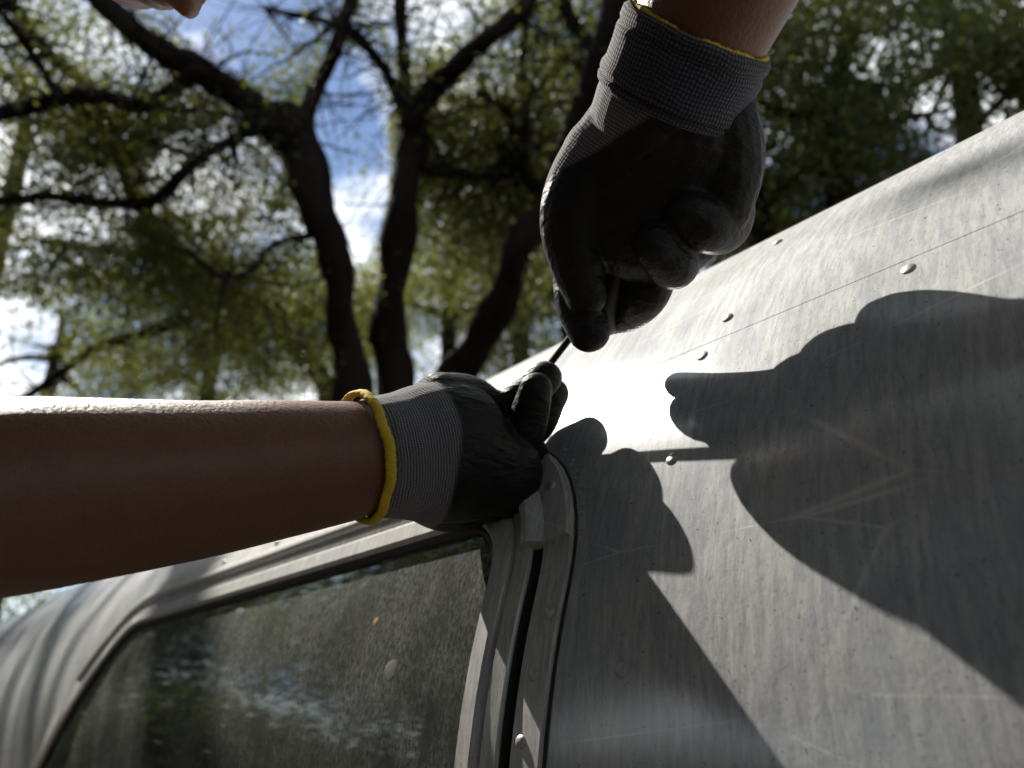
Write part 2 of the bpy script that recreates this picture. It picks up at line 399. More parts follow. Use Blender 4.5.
for nm, sa, sgn in (('end_cap', S1, 1), ('end_cap', S0, -1)):
    tp = list(np.linspace(TBOT, 0, 6))+list(np.linspace(0, TT, 30))[1:]
    ring = [prof(q)[:2] for q in tp]; ring = ring + [(2*NMID-n, z) for n, z in ring[::-1][1:]]
    v, uv, f = [], [], []; m = len(ring)
    for k in range(13):
        q = k/12*math.pi/2; c = math.cos(q); sx_ = sa+sgn*.75*math.sin(q)
        for i, (n, z) in enumerate(ring):
            zz = TBOT+ZC+(z-TBOT-ZC)*(.35+.65*c) ; v.append(W3(sx_, NMID+(n-NMID)*max(c, .02), zz)); uv.append((sx_, tp[i] if i < len(tp) else tp[-1]-i*.01))
    for k in range(12):
        for i in range(m-1): f.append((k*m+i, k*m+i+1, (k+1)*m+i+1, (k+1)*m+i))
    tpart(nm, v, f, M['metal'], None, uv)
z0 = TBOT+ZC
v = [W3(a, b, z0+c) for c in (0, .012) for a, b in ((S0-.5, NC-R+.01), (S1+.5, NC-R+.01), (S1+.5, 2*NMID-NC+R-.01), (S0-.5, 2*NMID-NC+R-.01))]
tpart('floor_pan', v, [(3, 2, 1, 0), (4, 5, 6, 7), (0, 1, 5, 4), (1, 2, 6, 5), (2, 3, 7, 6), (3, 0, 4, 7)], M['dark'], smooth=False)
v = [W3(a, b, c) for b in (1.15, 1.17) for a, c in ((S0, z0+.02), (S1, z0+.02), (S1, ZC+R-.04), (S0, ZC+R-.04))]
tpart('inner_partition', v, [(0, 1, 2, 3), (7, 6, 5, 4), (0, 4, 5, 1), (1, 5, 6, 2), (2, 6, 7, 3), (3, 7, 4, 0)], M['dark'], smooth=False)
for nn in (NC-R+.16, 2*NMID-NC+R-.16):
    for sw in (.75, 1.45):
        c = W3(sw, nn, -CAM[2]+.31)
        for nm, prf, mt in (('tyre', [(.20, -.085), (.29, -.085), (.31, -.05), (.31, .05), (.29, .085), (.20, .085)], M['rubber']), ('rim', [(.001, -.05), (.12, -.05), (.15, -.07), (.20, -.08), (.205, .08), (.001, .08)], M['frame'])):
            v, f = [], []; sg = 28
            for r_, w_ in prf:
                for j in range(sg):
                    a = 2*math.pi*j/sg; v.append(c+DV*r_*math.cos(a)+np.array([0, 0, r_*math.sin(a)])+NV*w_)
            for k in range(len(prf)-1):
                for j in range(sg): f.append((k*sg+j, k*sg+(j+1) % sg, (k+1)*sg+(j+1) % sg, (k+1)*sg+j))
            o = tpart(nm, v, f, mt, None, [(0, 0)]*len(v)); fixn(o)
        v, f, _ = tube([c, W3(sw, NMID, -CAM[2]+.31)], [.03, .03]); tpart('axle', v, f, M['steel'])
# window
win = empty('window', W3(1.0, NC-R, ZC)); adopt(win, trailer)
def wpart(o):
    o.parent = win; o.matrix_parent_inverse = (Matrix.Translation(trailer.location) @ Matrix.Translation(Vector(win.location)-trailer.location)).inverted(); return o
win.matrix_parent_inverse = Matrix.Translation(trailer.location).inverted()
glv, gluv, glf = [], [], []
g0 = loop(.004); N = len(g0); gc = np.array([1.05, -.02])
for k in range(15):
    for q in g0: 
        w = gc+(q-gc)*(1-k/15.); glv.append(P(w[0], w[1], .002)); gluv.append(w)
glv.append(P(*gc, .002)); gluv.append(gc)
for k in range(14):
    for i in range(N): glf.append((k*N+i, k*N+(i+1) % N, (k+1)*N+(i+1) % N, (k+1)*N+i))
glf += [(14*N+i, 14*N+(i+1) % N, 15*N) for i in range(N)]
pane = wpart(mesh_obj('pane', glv, glf, M['glass'], None, True, gluv))
def ws(name, prof_, mat, **k):
    o = sweep(name, prof_, mat, trailer, **k); fixn(o); o.data.set_sharp_from_angle(angle=math.radians(28)); return wpart(o)
ws('gasket', [(-.004, .0015), (-.004, .006), (-.001, .008), (.005, .008), (.005, -.004)], M['rubber'])
ws('sash_frame', [(.001, -.006), (.001, .0085), (.004, .012), (.018, .0125), (.0205, .011), (.022, .0065), (.025, .0065), (.0265, .0100), (.0385, .0085), (.0395, .0070), (.0395, .0045)], M['frame'])
ws('gap_channel', [(.0390, .0058), (.0398, .0055), (.0400, -.020), (.054, -.020), (.054, -.002)], M['rubber'])  # black colour stands in for the shade down this open gap
fl = ws('flange_strip', [(.0475, -.010), (.0475, .0038), (.0485, .0045), (.0725, .0042), (.0735, .0032), (.0735, -.003)], M['frame'])
ws('seal_line', [(.0728, -.002), (.0728, .0016), (.0752, .0012), (.0752, -.002)], M['rubber'])
# drip cap over the top corner, ends in a cut block
ref = loop(.05); ids = [i for i in range(len(ref)) if (ref[i][0] < .9 and ref[i][1] > .149) or (ref[i][0] >= .9 and ref[i][1] > .098)]
# keep the run that goes over the top
def order(ids):
    s_ = set(ids); st_ = [i for i in ids if (i-1) % len(ref) not in s_][0]; o_ = []; i = st_
    while i in s_ and len(o_) < len(ids): o_.append(i); i = (i+1) % len(ref)
    return o_
dr_ids = order(ids)
cap = ws('drip_cap', [(.034, .0095), (.035, .0135), (.038, .0165), (.043, .0165), (.0475, .0135), (.052, .0085), (.0715, .0075), (.0722, .003), (.034, .003)], M['frame'], rng_=dr_ids, caps=True, wob=.0003)
# rivets share one domed mesh
def dome(r, hs=1.):
    v, f = [], []; sg = 12; pr_ = [(1.0, -.25), (1.0, .05), (.86, .2), (.55, .32), (.2, .37)]
    for a, b in pr_:
        for j in range(sg): v.append((r*a*math.cos(2*math.pi*j/sg), r*a*math.sin(2*math.pi*j/sg), r*b*(hs if b > 0 else 1)))
    for k in range(len(pr_)-1):
        for j in range(sg): f.append((k*sg+j, k*sg+(j+1) % sg, (k+1)*sg+(j+1) % sg, (k+1)*sg+j))
    f.append(tuple((len(pr_)-1)*sg+j for j in range(sg)))
    me = bpy.data.meshes.new('rivet'); me.from_pydata(v, [], f); me.materials.append(M['rivet']); me.shade_smooth(); return me
RIV = dome(.0043); RIVS = dome(.0042, 1.6)
def rivet(s_, t_, h, parent, me=RIV):
    o = bpy.data.objects.new('rivet', me); COL.objects.link(o); o.parent = parent
    nrm = Vector(Nrm(t_)); nrm = (nrm+Vector((random.uniform(-.06, .06), random.uniform(-.06, .06), 0))).normalized()
    mw = Matrix.Translation(Vector(P(s_, t_, h))) @ nrm.to_track_quat('Z', 'Y').to_matrix().to_4x4()
    o.matrix_parent_inverse = Matrix.Identity(4)
    pw = Matrix.Translation(trailer.location)
    base = parent.matrix_parent_inverse
    # world of a side_panel / flange child is identity (its mesh is in world coordinates)
    o.matrix_basis = mw; return o
for s_, t_ in ((.276, .281), (.138, .284), (.281, .194), (.304, .069), (.31, -.06), (.0, .286), (-.14, .285)):
    rivet(s_, t_, 0, side)
for s_, t_ in ((.265, .317), (.259, .435), (.05, .43)): rivet(s_, t_, .0006, roof)
for s_, t_ in ((.3795, .032), (.3715, .069), (.362, .105), (.388, -.02), (.393, -.07)): rivet(s_, t_, .0042, fl, RIVS)
cl = loop(.0625)
for i in (dr_ids[3], dr_ids[9], dr_ids[16], dr_ids[20], dr_ids[24], dr_ids[28]): rivet(cl[i][0], cl[i][1], .0078, cap, RIVS)
# blobs of dried sealant beside the flange
so = loop(.0785)
for j, i in enumerate([q for q in range(len(so)) if so[q][0] < .42 and .145 < so[q][1] < .235]):
    for kk in range(2):
        c = so[i]+rng.normal(0, .001, 2); b_ = ball(P(c[0], c[1]+kk*.004, 0), (.0016, .0016, .0009), [DV, np.cross(Nrm(c[1]), DV), Nrm(c[1])], 8, 6)
        o = mesh_obj('sealant_blob', b_[0], b_[1], M['sealant']); o.parent = side; o.matrix_parent_inverse = Matrix.Identity(4)

# ------------------------------------------------------------------ person
UPI = cdir(0, 1, 0)            # image up, in the world
# arm landmarks
Lw = px(388, 456, .506); Lm = px(200, 479, .435); Le0 = px(0, 497, .372); Le = px(-150, 516, .332)
Raxis = cdir(.333, .762, -.571)                      # wrist towards elbow
Rt = px(700, 30, .432)                                # centre of the yellow edge
Rw = Rt-Raxis*.035; Re = Rt+Raxis*.215
LS, RS = W3(.38, -.14, .33), W3(.03, -.07, .38)
neck0, chest = W3(.21, -.12, .40), W3(.205, -.17, .24)
belly, pelv = W3(.215, -.26, .0), W3(.22, -.33, -.20)
hl, hr = W3(.32, -.33, -.24), W3(.12, -.33, -.24)
kl, kr = W3(.34, -.32, -.68), W3(.08, -.36, -.68)
al, ar = W3(.34, -.40, -1.12), W3(.06, -.44, -1.12)
nose = px(189, 9, .55); g_ = cdir(.25, -.95, .2); ch_ = cdir(-.68, .55, .5); ch_ = ch_-g_*np.dot(ch_, g_); ch_ /= np.linalg.norm(ch_)
ear_ = np.cross(g_, ch_)
hc = nose-g_*.112-ch_*.045
AX = [g_, ch_, ear_]
head = [ball(hc, (.098, .088, .076), AX), ball(nose-g_*.075+ch_*.035, (.055, .065, .058), AX), ball(nose-g_*.055+ch_*.075, (.028, .022, .030), AX),
        tube([nose-g_*.002, nose-g_*.020-ch_*.022, nose-g_*.026-ch_*.045], [.0095, .0085, .007]),
        ball(nose-g_*.010+ear_*.011, .0075), ball(nose-g_*.010-ear_*.011, .0075),
        tube([nose-g_*.026+ch_*.024-ear_*.02, nose-g_*.017+ch_*.025, nose-g_*.026+ch_*.024+ear_*.02], [.006, .0075, .006]),
        tube([nose-g_*.028+ch_*.040-ear_*.018, nose-g_*.020+ch_*.039, nose-g_*.028+ch_*.040+ear_*.018], [.006, .008, .006]),
        tube([nose-g_*.033-ch_*.05-ear_*.04, nose-g_*.022-ch_*.052, nose-g_*.033-ch_*.05+ear_*.04], [.009, .010, .009])]
for s_ in (-1, 1):
    head.append(ball(hc-g_*.005+ch_*.035+ear_*s_*.075, (.018, .030, .009), AX)); head.append(ball(nose-g_*.034-ch_*.038+ear_*s_*.031, .0105))
    head.append(ball(nose-g_*.042-ch_*.0+ear_*s_*.045, .022))
ny = W3(.22, -.11, .42)
body_shapes = head+[tube([chest, ny, hc+ch_*.055-g_*.03], [.06, .052, .05]),
    tube([px(372, 457, .501), px(358, 459, .495), px(330, 463, .484), px(270, 470, .461), Lm, px(100, 488, .403), Le0, Le], [(.034, .030), (.0375, .034), (.0395, .037), (.0425, .040), (.0448, .042), (.0475, .045), (.0485, .046), (.045, .045)], UPI, k=8, seg=28),
    tube([Le, (Le+LS)/2, LS], [.044, .050, .056]),
    tube([Rw, Rt, Rt+Raxis*.05, Rt+Raxis*.11, Rt+Raxis*.17, Re], [.037, .0395, .043, .048, .049, .045], k=8, seg=28),
    tube([Re, (Re+RS)/2, RS], [.044, .050, .056]),
    tube([RS, chest+np.array([0, 0, .10]), LS], [.055, .075, .055]),
    tube([neck0, chest, belly, pelv], [(.12, .08), (.155, .10), (.135, .10), (.15, .105)], DV),
    tube([pelv, hl, (hl+kl)/2, kl, (kl+al)/2, al], [.08, .085, .075, .055, .052, .038]), tube([pelv, hr, (hr+kr)/2, kr, (kr+ar)/2, ar], [.08, .085, .075, .055, .052, .038]),
    tube([al-NV*.02-np.array([0, 0, .03]), al+NV*.12-np.array([0, 0, .05])], [.032, .026]), tube([ar-NV*.02-np.array([0, 0, .03]), ar+NV*.12-np.array([0, 0, .05])], [.032, .026])]
person = blend('person', body_shapes, .0042, 5, M['skin'])
tag(person, 'person with bare forearms in coated work gloves, holding a thin tool at the window corner', 'person')
shirt = blend('shirt', [tube([neck0-np.array([0, 0, .02]), chest, belly, pelv], [(.135, .092), (.168, .113), (.15, .115), (.165, .12)], DV), tube([RS, chest+np.array([0, 0, .10]), LS], [.064, .082, .064]),
    tube([LS, LS+(Le-LS)*.55], [.066, .064]), tube([RS, RS+(Re-RS)*.5], [.066, .064])], .008, 3, M['shirt'], person)
trou = blend('trousers', [tube([pelv+np.array([0, 0, .06]), pelv], [.14, .12], None), tube([pelv, hl, (hl+kl)/2, kl, (kl+al)/2, al], [.10, .10, .09, .072, .07, .062]), tube([pelv, hr, (hr+kr)/2, kr, (kr+ar)/2, ar], [.10, .10, .09, .072, .07, .062])], .010, 3, M['trouser'], person)
for a_ in (al, ar):
    bot = a_.copy(); bot[2] = .05
    blend('shoe', [tube([bot-NV*.05, bot+NV*.05, bot+NV*.16], [(.045, .045), (.048, .048), (.045, .036)], DV), tube([a_, bot], [.045, .045])], .008, 2, M['shoe'], person)
hair = blend('hair', [ball(hc-g_*.022-ch_*.014, (.098, .092, .086), AX), ball(hc-g_*.05+ch_*.03, (.07, .07, .07), AX)], .006, 2, M['hair'], person)

# gloves -----------------------------------------------------------
def knit_coords(o, p0, ax, side_, coatfn, r=.045):
    v = verts_of(o)-p0; k = v@ax; a = side_-ax*np.dot(side_, ax); a /= np.linalg.norm(a); b = np.cross(ax, a)
    attr(o, 'kv', k); attr(o, 'ku', np.arctan2(v@b, v@a)*r); attr(o, 'coat', coatfn(verts_of(o)))
def smooth01(x, w): return np.clip(x/w*.5+.5, 0, 1)
# left hand
Lax = cdir(.82, .06, .57)                             # along the left hand
Lh = [tube([px(384, 456, .508), px(400, 455, .518), px(425, 453, .532), px(450, 455, .543), px(478, 466, .549), px(502, 474, .553)],
           [(.041, .037), (.0435, .038), (.049, .040), (.0520, .040), (.0430, .036), (.031, .028)], UPI, k=6, seg=28),
      tube([px(425, 480, .552), px(450, 492, .574), px(478, 494, .584)], [.030, .030, .026]), tube([px(425, 440, .552), px(455, 440, .580), px(480, 445, .588)], [.030, .028, .024])]
Lh += [tube([px(440, 402, .546), px(468, 402, .562), px(497, 414, .574), px(522, 398, .574), px(545, 378, .566)], [.0215, .020, .0165, .0152, .0128]),         # index
       tube([px(470, 478, .543), px(492, 472, .552), px(512, 455, .560), px(527, 422, .556), px(536, 389, .547)], [.022, .0205, .0175, .0150, .0120]),             # thumb
       tube([px(460, 425, .555), px(495, 435, .576), px(532, 426, .594), px(553, 394, .594)], [.020, .0180, .016, .0125]),                                         # middle
       tube([px(465, 460, .560), px(505, 464, .576), px(528, 456, .581), px(520, 446, .572)], [.020, .0180, .016, .014]),                                         # ring
       tube([px(465, 492, .550), px(498, 496, .562), px(515, 488, .570), px(508, 474, .564)], [.021, .0190, .016, .014])]                                           # little
gloveL = blend('glove', Lh, .0013, 5, M['glove'], person)
gloveL['label'] = 'grey knit glove with black dipped palm and yellow edge pinching the shaft'
def coatL(v):
    q = [px(424, 377, .52), px(466, 437, .52), px(468, 490, .52)]
    x = (v-px(462, 440, .52))@cdir(1, -.16, .25); top = (v-px(462, 440, .52))@UPI
    return smooth01(x+.0035+np.maximum(top, 0)**2*11 - .0, .0016)
knit_coords(gloveL, px(372, 455, .496), Lax, UPI, coatL)
# right hand
Rh = [tube([Rt-Raxis*.010, Rt-Raxis*.05, px(672, 140, .465), px(655, 180, .480), px(645, 215, .490)], [.041, .042, (.052, .036), (.062, .034), (.055, .032)], cdir(1, -.25, 0), k=6, seg=28)]
Rh += [tube([px(625, 128, .470), px(588, 178, .480), px(573, 220, .487), px(577, 262, .493), px(586, 295, .500)], [.025, .0240, .0215, .0180, .0140]),           # thumb, nearest the camera
       tube([px(640, 180, .497), px(600, 210, .514), px(580, 255, .522), px(579, 300, .517), px(589, 331, .5115)], [.022, .020, .0175, .0165, .0145]),            # index, along the handle
       tube([px(655, 190, .497), px(645, 240, .520), px(648, 284, .513), px(634, 312, .536), px(609, 323, .572)], [.022, .0205, .0175, .0120, .0095]),           # middle, its tip behind the handle
       tube([px(690, 185, .487), px(676, 228, .510), px(672, 258, .502), px(672, 262, .480), px(655, 243, .462)], [.022, .0195, .0175, .0165, .014]),           # ring
       tube([px(715, 170, .470), px(724, 203, .490), px(722, 224, .482), px(706, 224, .460), px(688, 212, .452)], [.022, .0195, .0180, .0170, .0140]),          # little
       tube([px(722, 120, .450), px(727, 165, .458), px(722, 205, .464)], [.022, .022, .019])]                                                                    # heel of the hand
gloveR = blend('glove', Rh, .0013, 4, M['glove'], person)
gloveR['label'] = 'black dipped glove with rolled dark grey knit cuff gripping the handle'
def coatR(v):
    x = (v-px(575, 163, .46))@cdir(.36, -.93, 0)
    return smooth01(x, .0016)
knit_coords(gloveR, Rt, -Raxis, cdir(0, 0, -1), coatR)
def ringband(name, c, ax, prof_, mat, parent, seg=96, wob=0.):
    """lathe about ax: prof_ = (distance along ax, radius)"""
    a = np.cross(ax, [0, 0, 1.]); a /= np.linalg.norm(a); b = np.cross(ax, a); v, f, uv = [], [], []; ln = 0
    for i, (k, r) in enumerate(prof_):
        if i: ln += math.hypot(k-prof_[i-1][0], r-prof_[i-1][1])
        for j in range(seg):
            q = 2*math.pi*j/seg; rr = r+wob*(math.sin(q*3+i)+.6*math.sin(q*7+2+i*.5)); kk = k+wob*1.5*math.sin(q*2+1)
            v.append(c+ax*kk+(a*math.cos(q)+b*math.sin(q))*rr); uv.append((j/seg, ln))
    m = len(prof_)
    for i in range(m-1):
        for j in range(seg): f.append((i*seg+j, i*seg+(j+1) % seg, (i+1)*seg+(j+1) % seg, (i+1)*seg+j))
    o = mesh_obj(name, v, f, mat, parent, True, uv); fixn(o); return o
def torus(name, c, ax, r, rt, mat, parent, rv=None, side_=None):
    v, f = [], []; a = (np.cross(ax, [0, 0, 1.]) if side_ is None else side_-ax*np.dot(side_, ax)); a /= np.linalg.norm(a); b = np.cross(ax, a); n1, n2 = 360, 10
    rv = rv or r
    for i in range(n1):
        q = 2*math.pi*i/n1; e = a*math.cos(q)*rv+b*math.sin(q)*r; en = e/np.linalg.norm(e); w = .0003*math.sin(q*5)+.0002*math.sin(q*11)+.00010*math.sin(q*90)+.00010*math.sin(q*41+1)
        for j in range(n2):
            u = 2*math.pi*j/n2; v.append(c+e+en*math.cos(u)*(rt+w)+ax*(math.sin(u)*(rt*1.5)+w*2))
    for i in range(n1):
        for j in range(n2): f.append((i*n2+j, ((i+1) % n1)*n2+j, ((i+1) % n1)*n2+(j+1) % n2, i*n2+(j+1) % n2))
    return mesh_obj(name, v, f, mat, parent)
LA = Lw-Lm; LA /= np.linalg.norm(LA)
torus('cuff_edge', px(362, 457, .499), LA, .0388, .0024, M['trim'], gloveL, .0415, UPI)
torus('cuff_edge', Rt-Raxis*.0005, Raxis, .0402, .0016, M['trim'], gloveR)
ringband('rolled_cuff', Rt, -Raxis, [(.000, .0400), (-.001, .0425), (.002, .0452), (.007, .0450), (.009, .0438), (.012, .0452), (.020, .0448), (.030, .0446), (.034, .0456), (.0365, .0450), (.038, .0432), (.0395, .0446), (.042, .0442), (.0435, .0425), (.0435, .0390)], M['cuff'], gloveR, wob=.0004)

# ------------------------------------------------------------------ tool
a_, b_ = px(590, 312, .536), px(541, 376, .583); ax_ = (b_-a_)/np.linalg.norm(b_-a_)
tool = empty('screwdriver', a_); tag(tool, 'slim black screwdriver with thin steel shaft held between the two gloved hands', 'screwdriver')
tip = px(534, 430, .572)
v, f, _ = tube([a_-ax_*.02, a_, b_, b_+ax_*.028], [.0026, .0026, .0026, .0022], seg=14)
adopt(mesh_obj('shaft', v, f, M['steel']), tool)
hd = px(645, 205, .500)
lo_ = px(594, 326, .558); v, f, _ = tube([lo_, lo_+(hd-lo_)*.06, lo_+(hd-lo_)*.3, lo_+(hd-lo_)*.7, hd], [.0125, .0165, .0150, .0130, .0105], seg=24)
adopt(mesh_obj('handle', v, f, M['handle']), tool)

# ------------------------------------------------------------------ trees
HAND = px(620, 380, .5)
GAPS = [(965, 120, 55, 45, .35), (640, 30, 30, 60, .6), (860, 60, 40, 25, .65), (100, 60, 60, 35, .6), (60, 200, 60, 40, .6), (230, 230, 70, 30, .55), (348, 165, 46, 105, .03), (360, 90, 40, 45, .06), (15, 350, 50, 55, .18), (215, 170, 70, 45, .45), (150, 190, 60, 30, .5), (575, 185, 20, 20, .6), (250, 35, 70, 40, .5), (400, 30, 60, 30, .5)]
_E = DV-L*np.dot(DV, L); _E /= np.linalg.norm(_E)
def sunny(pos, w=.8):
    """the opening in the canopy through which the sun reaches this side of the trailer"""
    d_ = np.atleast_2d(pos)-HAND; t_ = d_@L; q = d_-t_[:, None]*L; a = np.where(t_ < 6.5, np.clip(q@_E, 0, 2.6), 0.)
    return (t_ > 0) & (np.linalg.norm(q-a[:, None]*_E, axis=1) < w)
def leaves(name, centers, sig, per, size, mat, parent, gaps=True, hang=.0, back=0.):
    c = np.asarray(centers); n = len(c)*per
    base = np.repeat(c, per, 0); sg = np.repeat(np.broadcast_to(np.asarray(sig, float), (len(c),)), per)
    pos = base+rng.normal(0, 1, (n, 3))*sg[:, None]*np.array([1, 1, .75])+np.array([0, back, 0])
    keep = pos[:, 2] > .3
    keep &= ~(sunny(pos, .85) & (rng.random(n) > .05))
    q = pos-CAM; keep &= np.linalg.norm(q, axis=1) > 2.5; pq = proj(pos); keep &= ~((pq[:, 2] > 0) & (pq[:, 2] < 6) & (np.abs(pq[:, 0]-512) < 620) & (np.abs(pq[:, 1]-384) < 500))
    nn = q@NV; dd = q@DV; keep &= ~((nn > .1) & (nn < 2.5) & (dd > -2.5) & (dd < 4.6) & (q[:, 2] < .9))
    if gaps:
        pp = proj(pos)
        for gx, gy, ax, ay, pk in GAPS:
            ins = ((pp[:, 0]-gx)/ax)**2+((pp[:, 1]-gy)/ay)**2 < rng.uniform(.75, 1.2, n)
            keep &= ~(ins & (pp[:, 2] > 0) & (rng.random(n) > pk))
    pos = pos[keep]; n = len(pos)
    a = rng.normal(0, 1, (n, 3)); a[:, 2] -= hang; a /= np.linalg.norm(a, axis=1)[:, None]
    b = rng.normal(0, 1, (n, 3)); b -= a*(a*b).sum(1)[:, None]; b /= np.linalg.norm(b, axis=1)[:, None]; c_ = np.cross(a, b)
    l = size*rng.uniform(.6, 1.3, n)[:, None]; w = l*rng.uniform(.26, .38, n)[:, None]
    V = np.stack([pos-a*l*.5, pos+b*w+a*l*.05+c_*w*.35, pos+a*l*.5, pos-b*w+a*l*.05+c_*w*.35], 1).reshape(-1, 3)
    me = bpy.data.meshes.new(name); me.vertices.add(4*n); me.vertices.foreach_set('co', V.ravel().astype(np.float32))
    idx = np.arange(4*n, dtype=np.int32).reshape(n, 4)
    tri = np.concatenate([idx[:, [0, 1, 2]], idx[:, [0, 2, 3]]], 1).ravel()
    me.loops.add(len(tri)); me.loops.foreach_set('vertex_index', tri.astype(np.int32)); me.polygons.add(2*n)
    me.polygons.foreach_set('loop_start', np.arange(0, 6*n, 3, dtype=np.int32)); me.update(calc_edges=True)
    at = me.attributes.new('tone', 'FLOAT', 'POINT'); at.data.foreach_set('value', np.repeat(rng.random(n)**1.3, 4).astype(np.float32))
    me.materials.append(mat); o = bpy.data.objects.new(name, me); COL.objects.link(o); adopt(o, parent); o['kind'] = 'stuff'; return o
def limb(pts, dep, name, tree, wig=.0):
    """pts: (x, y, half width) as seen, dep: depth at both ends -> a limb at its own place in the world"""
    n = len(pts); C, Rr = [], []
    for i, (x, y, r) in enumerate(pts):
        de = dep[0]+(dep[1]-dep[0])*i/(n-1)+(math.sin(i*1.7)*wig)
        C.append(px(x+5*math.sin(i*2.3+x), y+4*math.sin(i*1.9+y), de)); Rr.append(.86*r*de/F)
    return C, Rr
def to_ground(C, Rr, flare=1.35):
    b = C[0].copy(); b[2] = -.15; m = (b+C[0])/2; return [b, m]+C, [Rr[0]*flare*1.15, Rr[0]*1.12]+Rr
def make_bark(name, C, Rr, tree, seg=14):
    v, f, uv = tube(C, Rr, k=6, seg=seg)
    v = np.array(v); v += (np.sin(v*9.3+np.roll(v, 1, 1)*5.1))*np.repeat(np.linspace(Rr[0], Rr[-1], len(v)//seg), seg)[:, None]*.10; v += (np.sin(v*23.7+np.roll(v, 2, 1)*17.3))*np.repeat(np.linspace(Rr[0], Rr[-1], len(v)//seg), seg)[:, None]*.08
    o = mesh_obj(name, v, f, M['bark']); adopt(o, tree); return o
def twigs(nodes, tree, n, ln=(.5, 1.3), r=.008):
    V, Fc, ends = [], [], []
    for _ in range(n):
        p0 = nodes[rng.integers(len(nodes))]; d_ = rng.normal(0, 1, 3); d_[2] *= .7; d_ /= np.linalg.norm(d_); l = rng.uniform(*ln)
        p1 = p0+d_*l*.5+rng.normal(0, .08, 3); p2 = p0+d_*l+rng.normal(0, .15, 3)
        if sunny(np.array([p0, p1, p2]), .6).any(): continue
        for q_, r_ in ((p1, .6), (p2, .3)): ends.append(q_)
        v, f, _ = tube([p0, p1, p2], [r*1.3, r*.8, r*.4], k=3, seg=5, cap=False); o = len(V); V += v; Fc += [tuple(i+o for i in q) for q in f]
    o = mesh_obj('twigs', V, Fc, M['bark']); adopt(o, tree); o['kind'] = 'stuff'; return ends
def tree_from(label, trunk, dep, branches, per, sig, size, mat, ntw, extra=(), group='oaks behind the trailer'):
    C, Rr = to_ground(*limb(trunk, dep, 'trunk', None, .15)); base = C[0].copy(); base[2] = 0
    T = empty('oak_tree', base); tag(T, label, 'tree', group)
    make_bark('trunk', C, Rr, T, 18); nodes = []
    for pts, dp in branches:
        c, r = limb(pts, dp, 'branch', T, .2); make_bark('branch', c, r, T, 12)
        cc = catmull(np.array(c), 5); nodes += list(cc)
    nodes += [C[-1]]; ends = twigs(nodes, T, ntw); twigs(nodes, T, 30, (.8, 1.6), .016)
    cen = list(ends)+list(extra)
    leaves('crown', cen, sig, per, size, mat, T, back=1.2); return T
tree_from('dark oak with a thick bending trunk that forks into limbs spreading left', [(357, 400, 21), (338, 330, 19), (330, 260, 19), (318, 200, 20), (300, 150, 23), (288, 122, 22)], (7.6, 7.8),
  [([(294, 135, 21), (240, 95, 17), (190, 65, 16), (150, 40, 15), (110, 8, 14), (70, -40, 13), (0, -110, 11)], (7.8, 6.6)),
   ([(296, 132, 12), (318, 90, 9.5), (330, 50, 9), (345, 15, 8.5), (358, -40, 8), (350, -120, 6)], (7.8, 8.3)),
   ([(195, 72, 10), (165, 95, 9), (130, 107, 9), (95, 100, 9), (60, 95, 10), (20, 105, 9), (-40, 125, 8), (-140, 120, 6)], (7.2, 6.2)),
   ([(290, 138, 9), (250, 134, 6.5), (215, 150, 6), (185, 175, 7), (150, 200, 7), (100, 200, 6), (50, 196, 5.5), (0, 205, 5), (-60, 215, 4)], (7.8, 6.8)),
   ([(328, 228, 5), (280, 243, 3.5), (258, 270, 3.5), (220, 282, 3), (192, 256, 2.5)], (7.7, 7.0)),
   ([(60, 95, 5), (30, 60, 5), (5, 20, 4), (-30, -20, 4)], (6.4, 6))], 95, .19, .054, M['leaf'], 360)
tree_from('dark oak with a straight trunk forking into three upright limbs', [(392, 400, 21), (391, 330, 20), (394, 260, 19), (402, 200, 18), (408, 150, 17), (412, 118, 17)], (8.3, 8.4),
  [([(412, 125, 15), (428, 98, 13), (460, 65, 12), (495, 35, 11), (520, 0, 11), (545, -60, 9)], (8.4, 8.0)),
   ([(410, 122, 10), (402, 92, 8), (400, 50, 7.5), (398, 0, 7), (394, -70, 6)], (8.4, 8.6)),
   ([(408, 125, 8), (388, 85, 6.5), (367, 48, 5.5), (345, 30, 5), (318, 18, 4), (270, 5, 3)], (8.4, 8.0)),
   ([(418, 165, 7), (460, 170, 7), (500, 176, 8), (525, 150, 8), (530, 110, 6), (527, 60, 5), (522, 0, 4)], (8.4, 8.8))], 70, .25, .060, M['leaf'], 230)
tree_from('oak with a thick trunk leaning right behind the raised glove', [(440, 405, 20), (470, 345, 19), (500, 296, 18), (526, 250, 17), (550, 200, 17), (575, 130, 18), (598, 60, 18), (618, 0, 17), (640, -60, 16)], (8.6, 7.6),
  [([(598, 60, 10), (575, 20, 8), (560, -30, 7), (530, -80, 6)], (7.9, 8.6)), ([(550, 200, 7), (520, 170, 6), (505, 120, 5), (480, 90, 4)], (8.2, 8.8)), ([(618, 0, 10), (680, -40, 9), (760, -60, 8), (850, -70, 6)], (7.6, 8))], 80, .27, .060, M['leaf'], 170)
tree_from('low oak with slanting dim limbs behind the bare forearm', [(322, 405, 13), (300, 352, 13), (262, 305, 13), (205, 286, 12), (162, 246, 11)], (11.5, 10.8),
  [([(165, 250, 11), (132, 196, 10), (110, 142, 9), (82, 88, 9), (45, 45, 9), (8, 8, 8), (-40, -40, 7)], (10.8, 10)), ([(225, 298, 9), (170, 320, 7), (100, 352, 6), (42, 390, 5), (0, 410, 4)], (11, 11.5)), ([(262, 305, 8), (220, 270, 6), (120, 250, 5), (40, 240, 4)], (11.2, 11))], 80, .25, .060, M['leaf'], 260)
